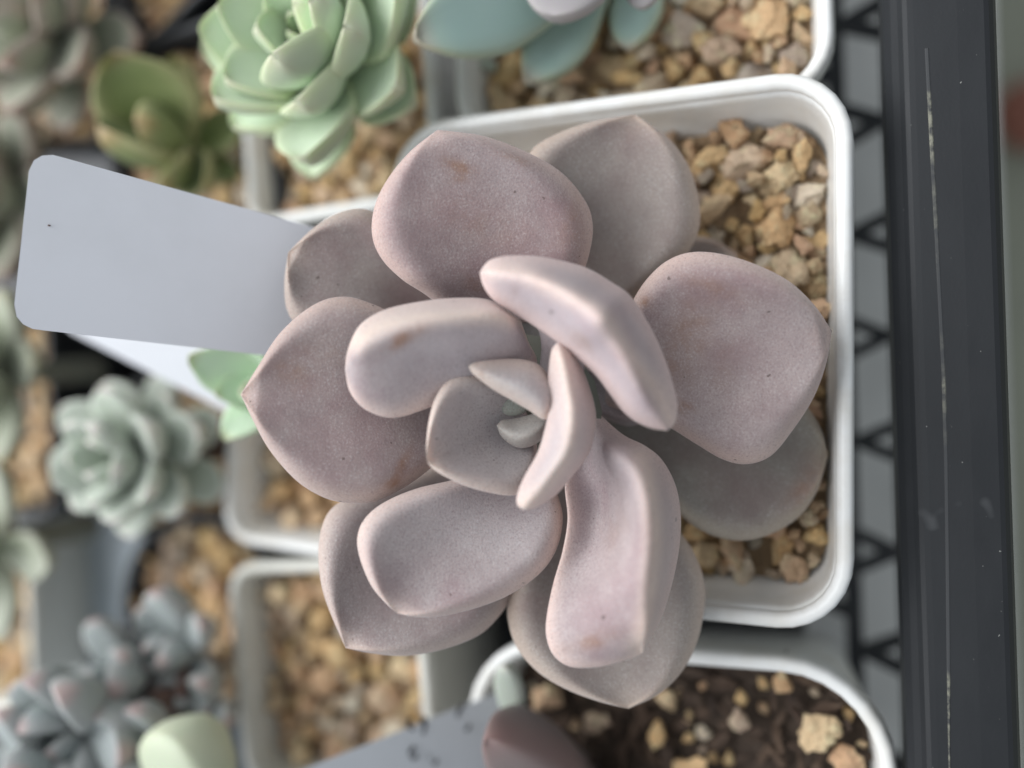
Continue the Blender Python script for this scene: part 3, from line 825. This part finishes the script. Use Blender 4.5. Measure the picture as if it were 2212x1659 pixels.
# plant in P5: bright mint leaves hanging over its left rim
T = thing('mint_succulent', 'bright green leafy plant half hidden behind the left tip of the mauve rosette', 'succulent', (P5c.x+.3, P5c.y, z4-1.3))
g_m2 = gleaf_mesh('bright_mint_leaf', M_MINT2, 1, .30, .2, .08, .1, .2, .8, .5)
cc = at_d(600, 830, 20.0)
for (x, y, dd, w) in ((420, 765, 19.0, 1.1), (470, 855, 19.2, 1.1), (500, 950, 19.4, 1.1), (560, 745, 19.0, 1), (640, 760, 19.2, 1), (600, 930, 19.6, .9), (540, 850, 18.7, 1)):
    leaf_between(T, g_m2, cc, at_d(x, y, dd), w)
V = []; F = []
for k in range(5):
    p = cc.lerp(Vector((P5c.x+.3, P5c.y, z4-1.5)), k/4)
    for j in range(10): V.append(p+Vector((.35*math.cos(j*.628), .35*math.sin(j*.628), 0)))
for k in range(4):
    for j in range(10): F.append((k*10+j, k*10+(j+1) % 10, (k+1)*10+(j+1) % 10, (k+1)*10+j))
mesh('stem', V, F, M_STEM, T, origin=(P5c.x+.3, P5c.y, z4-1.3))

# lower-right pot: seedlings
T = thing('seedling', 'pale green stubby seedling leaf standing by the handwritten label', 'seedling', at_z(1112, 1590, z2-1.2))
g_pale = gleaf_mesh('pale_stub', M_SAGE, 1, .13, .16, .0, .0, .0, .9, .4)
leaf_between(T, g_pale, at_d(1116, 1590, 20.0), at_d(1090, 1440, 18.4), 1.0)
T = thing('mauve_seedling', 'dark mauve fat leaf cut by the bottom edge beside the seedling', 'succulent', at_z(1250, 1760, z2-1.2))
g_dm = gleaf_mesh('dark_mauve_leaf', M_DMAUVE, 1, .36, .3, .03, .0, .06, .8, .3)
leaf_between(T, g_dm, at_z(1310, 1790, z2-1.0), at_d(1062, 1592, 17.6), .5)
leaf_between(T, g_dm, at_z(1290, 1780, z2-1.0), at_d(1420, 1760, 17.6), .8)
o = bpy.data.objects.new('tan_pebble', PEBS[3]); COL.objects.link(o); o.location = at_z(1490, 1665, z2-.9)*CM; o.scale = (1.5*CM, 1.6*CM, 1.0*CM); o.rotation_euler = (0, 0, .4)
tag(o, 'large tan pebble on the dark bark mix at the bottom edge', 'pebble')
for i, (x, y, s, lab) in enumerate([(1690, 1475, .42, 'small yellow pebble by the curved rim of the dark soil pot'), (1590, 1550, .5, 'whitish pebble in the middle of the dark bark mix'),
        (1765, 1580, .72, 'peach coloured angular stone on the dark bark mix'), (1185, 1510, .7, 'orange tan pebble below the bottom mauve leaf'), (1440, 1510, .45, 'tan pebble touching the tip of the bottom mauve leaf'),
        (1290, 1560, .5, 'grey-green pebble between the seedling and the bottom leaf tip'), (1420, 1590, .45, 'small brown pebble left of the whitish one'), (1830, 1640, .6, 'sandy stone against the rim at the lower right')]):
    o = bpy.data.objects.new('pebble', PEBS[i+2]); COL.objects.link(o); o.location = at_z(x, y, z2-.85)*CM; o.scale = (s*CM*1.3,)*3; o.rotation_euler = (.3, .2, i)
    tag(o, lab, 'pebble')

# ------------------------------------------------------------------ far pots and plants on the left
zf = -1.8
def far_pot(name, label, px, py, sx, sy, rot, rad, mat, gl, seed, zr=zf, gd=.7, gsize=.75, group=None):
    c = at_z(px, py, zr)
    T, M, D = pot(name, label, c.x, c.y, zr, sx, sy, rot, rad, mat, group=group)
    bed('gravel', gl, 'gravel', M, (D[0]-.2, D[1]-.2, D[2]), zr-gd, gsize, M_BEDT, FPEBS, 'pebble', seed)
    return c
G2 = 'black pots at the left'
c = far_pot('black_pot', 'black square pot behind the blank label holding an olive green plant', 400, 290, 6.0, 6.0, .1, .7, M_BLACK, 'pinkish gravel around the olive green plant', 21, group=G2)
g_ol = gleaf_mesh('olive_leaf', M_OLIVE, 1, .36, .2, .05, .15, .32, .7, .5)
T = thing('olive_succulent', 'olive green plant with cupped brown-edged leaves above the blank label', 'succulent', (c.x, c.y, zf-.8))
cc = at_d(400, 330, 23.6)
for (x, y, dd, w, rl) in ((265, 110, 22.0, 1.3, .3), (220, 330, 21.5, 1.3, 0), (420, 130, 22.5, .75, 0), (345, 260, 21.5, 1.2, 0), (540, 270, 23.5, .9, 0), (470, 420, 22.5, .9, 0), (380, 420, 22, 1, 0), (520, 380, 24, .8, 0)):
    leaf_between(T, g_ol, cc, at_d(x, y, dd), w, rl)
c = far_pot('black_pot', 'black square pot at the top left corner holding a pink-tipped plant', 60, 100, 6.5, 6.5, -.1, .7, M_BLACK, 'pinkish gravel in the black pot at the top left corner', 22, group=G2)
M_DULL = mat_leaf('dull_pink_green_leaf', (.25, .28, .20), (.33, .33, .26), (.42, .32, .28), (.40, .24, .20), .6, .8)
g_sg = gleaf_mesh('dull_leaf', M_DULL, 1, .33, .26, .05, .1, .15, .8, .8)
g_gh = gleaf_mesh('grey_mauve_leaf', M_GHOST, 1, .30, .34, .0, .12, .06, .88, .9)
topc = at_d(80, 60, 24.0)
rosette('pink_tipped_succulent', 'grey-green plant with brownish pink tips in the top left corner', 'succulent', topc, zf-.9, g_sg,
        [(3, 75, 1.6, 0, 1), (5, 45, 2.3, .2, 1), (6, 20, 2.5, .6, 1), (4, -5, 2.2, 1.0, 1)], .4, M_STEM, 31)
c = far_pot('black_pot', 'black pot of orange gravel cut by the top edge, left of the mint rosette', 345, -140, 4.8, 4.8, .5, .6, M_BLACK, 'orange-pink gravel in the black pot at the top edge', 23, group=G2)
# pale sage rosette seen from the side
c = far_pot('black_pot', 'black pot under the sage rosette left of the small white pot', 410, 985, 5.0, 5.0, .05, .7, M_BLACK, 'tan gravel beneath the sage green rosette', 24, zr=-3.0, gd=.5, group=G2)
g_s2 = gleaf_mesh('sage_paddle', M_SAGE, 1, .34, .26, .02, .05, .12, .95, .9)
topc = at_d(265, 985, 22.6)
rosette('sage_succulent', 'pale sage green rosette with stubby whitish-tipped leaves seen from the side', 'succulent', topc, -3.6, g_s2,
        [(3, 78, 1.1, -.1, 1), (5, 55, 1.6, .1, 1), (7, 30, 1.9, .4, 1), (7, 8, 1.9, .8, 1), (5, -12, 1.8, 1.2, 1)], .4, M_TWIG, 33, lean=(0, .6))
# left edge black pot with plant
c = far_pot('black_pot', 'black square pot with rounded corner cut by the left edge below the blank label', -40, 900, 6.6, 6.6, .02, .9, M_BLACK, 'brown gravel in the black pot at the left edge', 25, zr=-2.2, group=G2)
topc = at_d(-40, 800, 24.5)
rosette('apple_green_succulent', 'yellow-green leafy plant cut by the left edge below the blank label', 'succulent', topc, -3.0, gleaf_mesh('apple_leaf', M_APPLE, 1, .3, .2, .05, .1, .15, .8, .5),
        [(3, 70, 1.7, 0, 1), (5, 40, 2.3, .2, 1), (6, 15, 2.4, .6, 1)], .35, M_STEM, 35)
rosette('grey_green_succulent', 'grey-green plant cut by the left edge beside the blank label end', 'succulent', at_d(-20, 420, 26.0), FLOOR_Z, g_sg,
        [(3, 70, 1.8, 0, 1), (5, 40, 2.6, .2, 1), (6, 15, 2.8, .6, 1)], .4, M_STEM, 36)
# grey tray plate
a = at_z(345, 1112, -4.6)
o = box('grey_tray', -26, a.x, a.y-1.0, 46, -7.6, -4.6, M_GREY, None, (-10, 25, -7.6), .12)
tag(o, 'flat blue-grey plastic tray between the black pots at the lower left', 'tray')
# white pot at left edge with green leaf
c = far_pot('square_pot', 'grey-white pot cut by the left edge on the grey tray', -70, 1330, 6.0, 6.0, 0, .6, M_CREAM, 'dark gravel in the pot at the left edge on the grey tray', 26, zr=-2.0, group='white square pots in the tray')
topc = at_d(-30, 1180, 24.5)
rosette('striped_succulent', 'light green leaves over the pot at the left edge', 'succulent', topc, -2.6, gleaf_mesh('apple_leaf2', M_APPLE, 1, .28, .2, .03, .02, .1, .85, 0),
        [(4, 50, 1.7, 0, 1), (6, 15, 2.3, .3, 1)], .4, M_STEM, 37)
# round black pot with gravel + grey-mauve plant
c = at_z(430, 1340, -2.6)
T, M, D = pot('round_black_pot', 'round black pot of tan gravel left of the small cream pot', c.x, c.y, -2.6, 6.2, 6.2, 0, 3.05, M_BLACK, group=G2)
bed('gravel', 'tan gravel in the round black pot', 'gravel', M, (D[0]-.2, D[1]-.2, D[2]), -3.0, .85, M_BEDT, FPEBS, 'pebble', 27)
T = thing('grey_mauve_succulent', 'grey-green plant with fat red-tipped leaves at the bottom left corner', 'succulent', (c.x-1.4, c.y+.3, -3.1))
cc = at_d(330, 1540, 21.0)
rnd = random.Random(5)
for (hx_, hy_, hd, n_, ls_) in ((170, 1570, 19.6, 11, 1.5), (60, 1680, 19.2, 9, 1.6), (330, 1640, 19.4, 10, 1.4), (395, 1400, 21.2, 9, 1.25), (250, 1470, 20.8, 9, 1.3), (430, 1530, 20.8, 8, 1.1)):
    h0 = at_d(hx_, hy_, hd+1.6); a0_ = rnd.uniform(0, 6)
    for i_ in range(n_):
        l_ = 1.4*ls_*rnd.uniform(.85, 1.15); inner = i_ >= n_-3
        put_leaf(T, g_gh, h0+Vector((0, 0, -.2)), a0_+i_*2.4, math.radians(68 if inner else rnd.uniform(12, 42)), (l_*(.75 if inner else 1),)*3, rnd.uniform(-.2, .2))
    V = []; F = []
    for k in range(4):
        p = h0.lerp(cc+Vector((0, 0, -.9)), k/3)
        for j_ in range(8): V.append(p+Vector((.22*math.cos(j_*.785), .22*math.sin(j_*.785), 0)))
    for k in range(3):
        for j_ in range(8): F.append((k*8+j_, k*8+(j_+1) % 8, (k+1)*8+(j_+1) % 8, (k+1)*8+j_))
    mesh('branch', V, F, M_TWIG, T, origin=(c.x-1.4, c.y+.3, -3.1))
V = []; F = []
for k in range(5):
    p = cc.lerp(Vector((c.x-1.4, c.y+.3, -3.4)), k/4)
    for j in range(10): V.append(p+Vector((.4*math.cos(j*.628), .4*math.sin(j*.628), 0)))
for k in range(4):
    for j in range(10): F.append((k*10+j, k*10+(j+1) % 10, (k+1)*10+(j+1) % 10, (k+1)*10+j))
mesh('stem', V, F, M_TWIG, T, origin=(c.x-1.4, c.y+.3, -3.1))
T = thing('pale_succulent', 'round pale green leaf at the bottom edge beside the cream pot', 'succulent', at_d(400, 1760, 20.5))
leaf_between(T, gleaf_mesh('pale_leaf', M_PALE, 1, .42, .4, 0, 0, .02, .9, 0), at_d(420, 1800, 20.6), at_d(375, 1588, 18.8), .8)
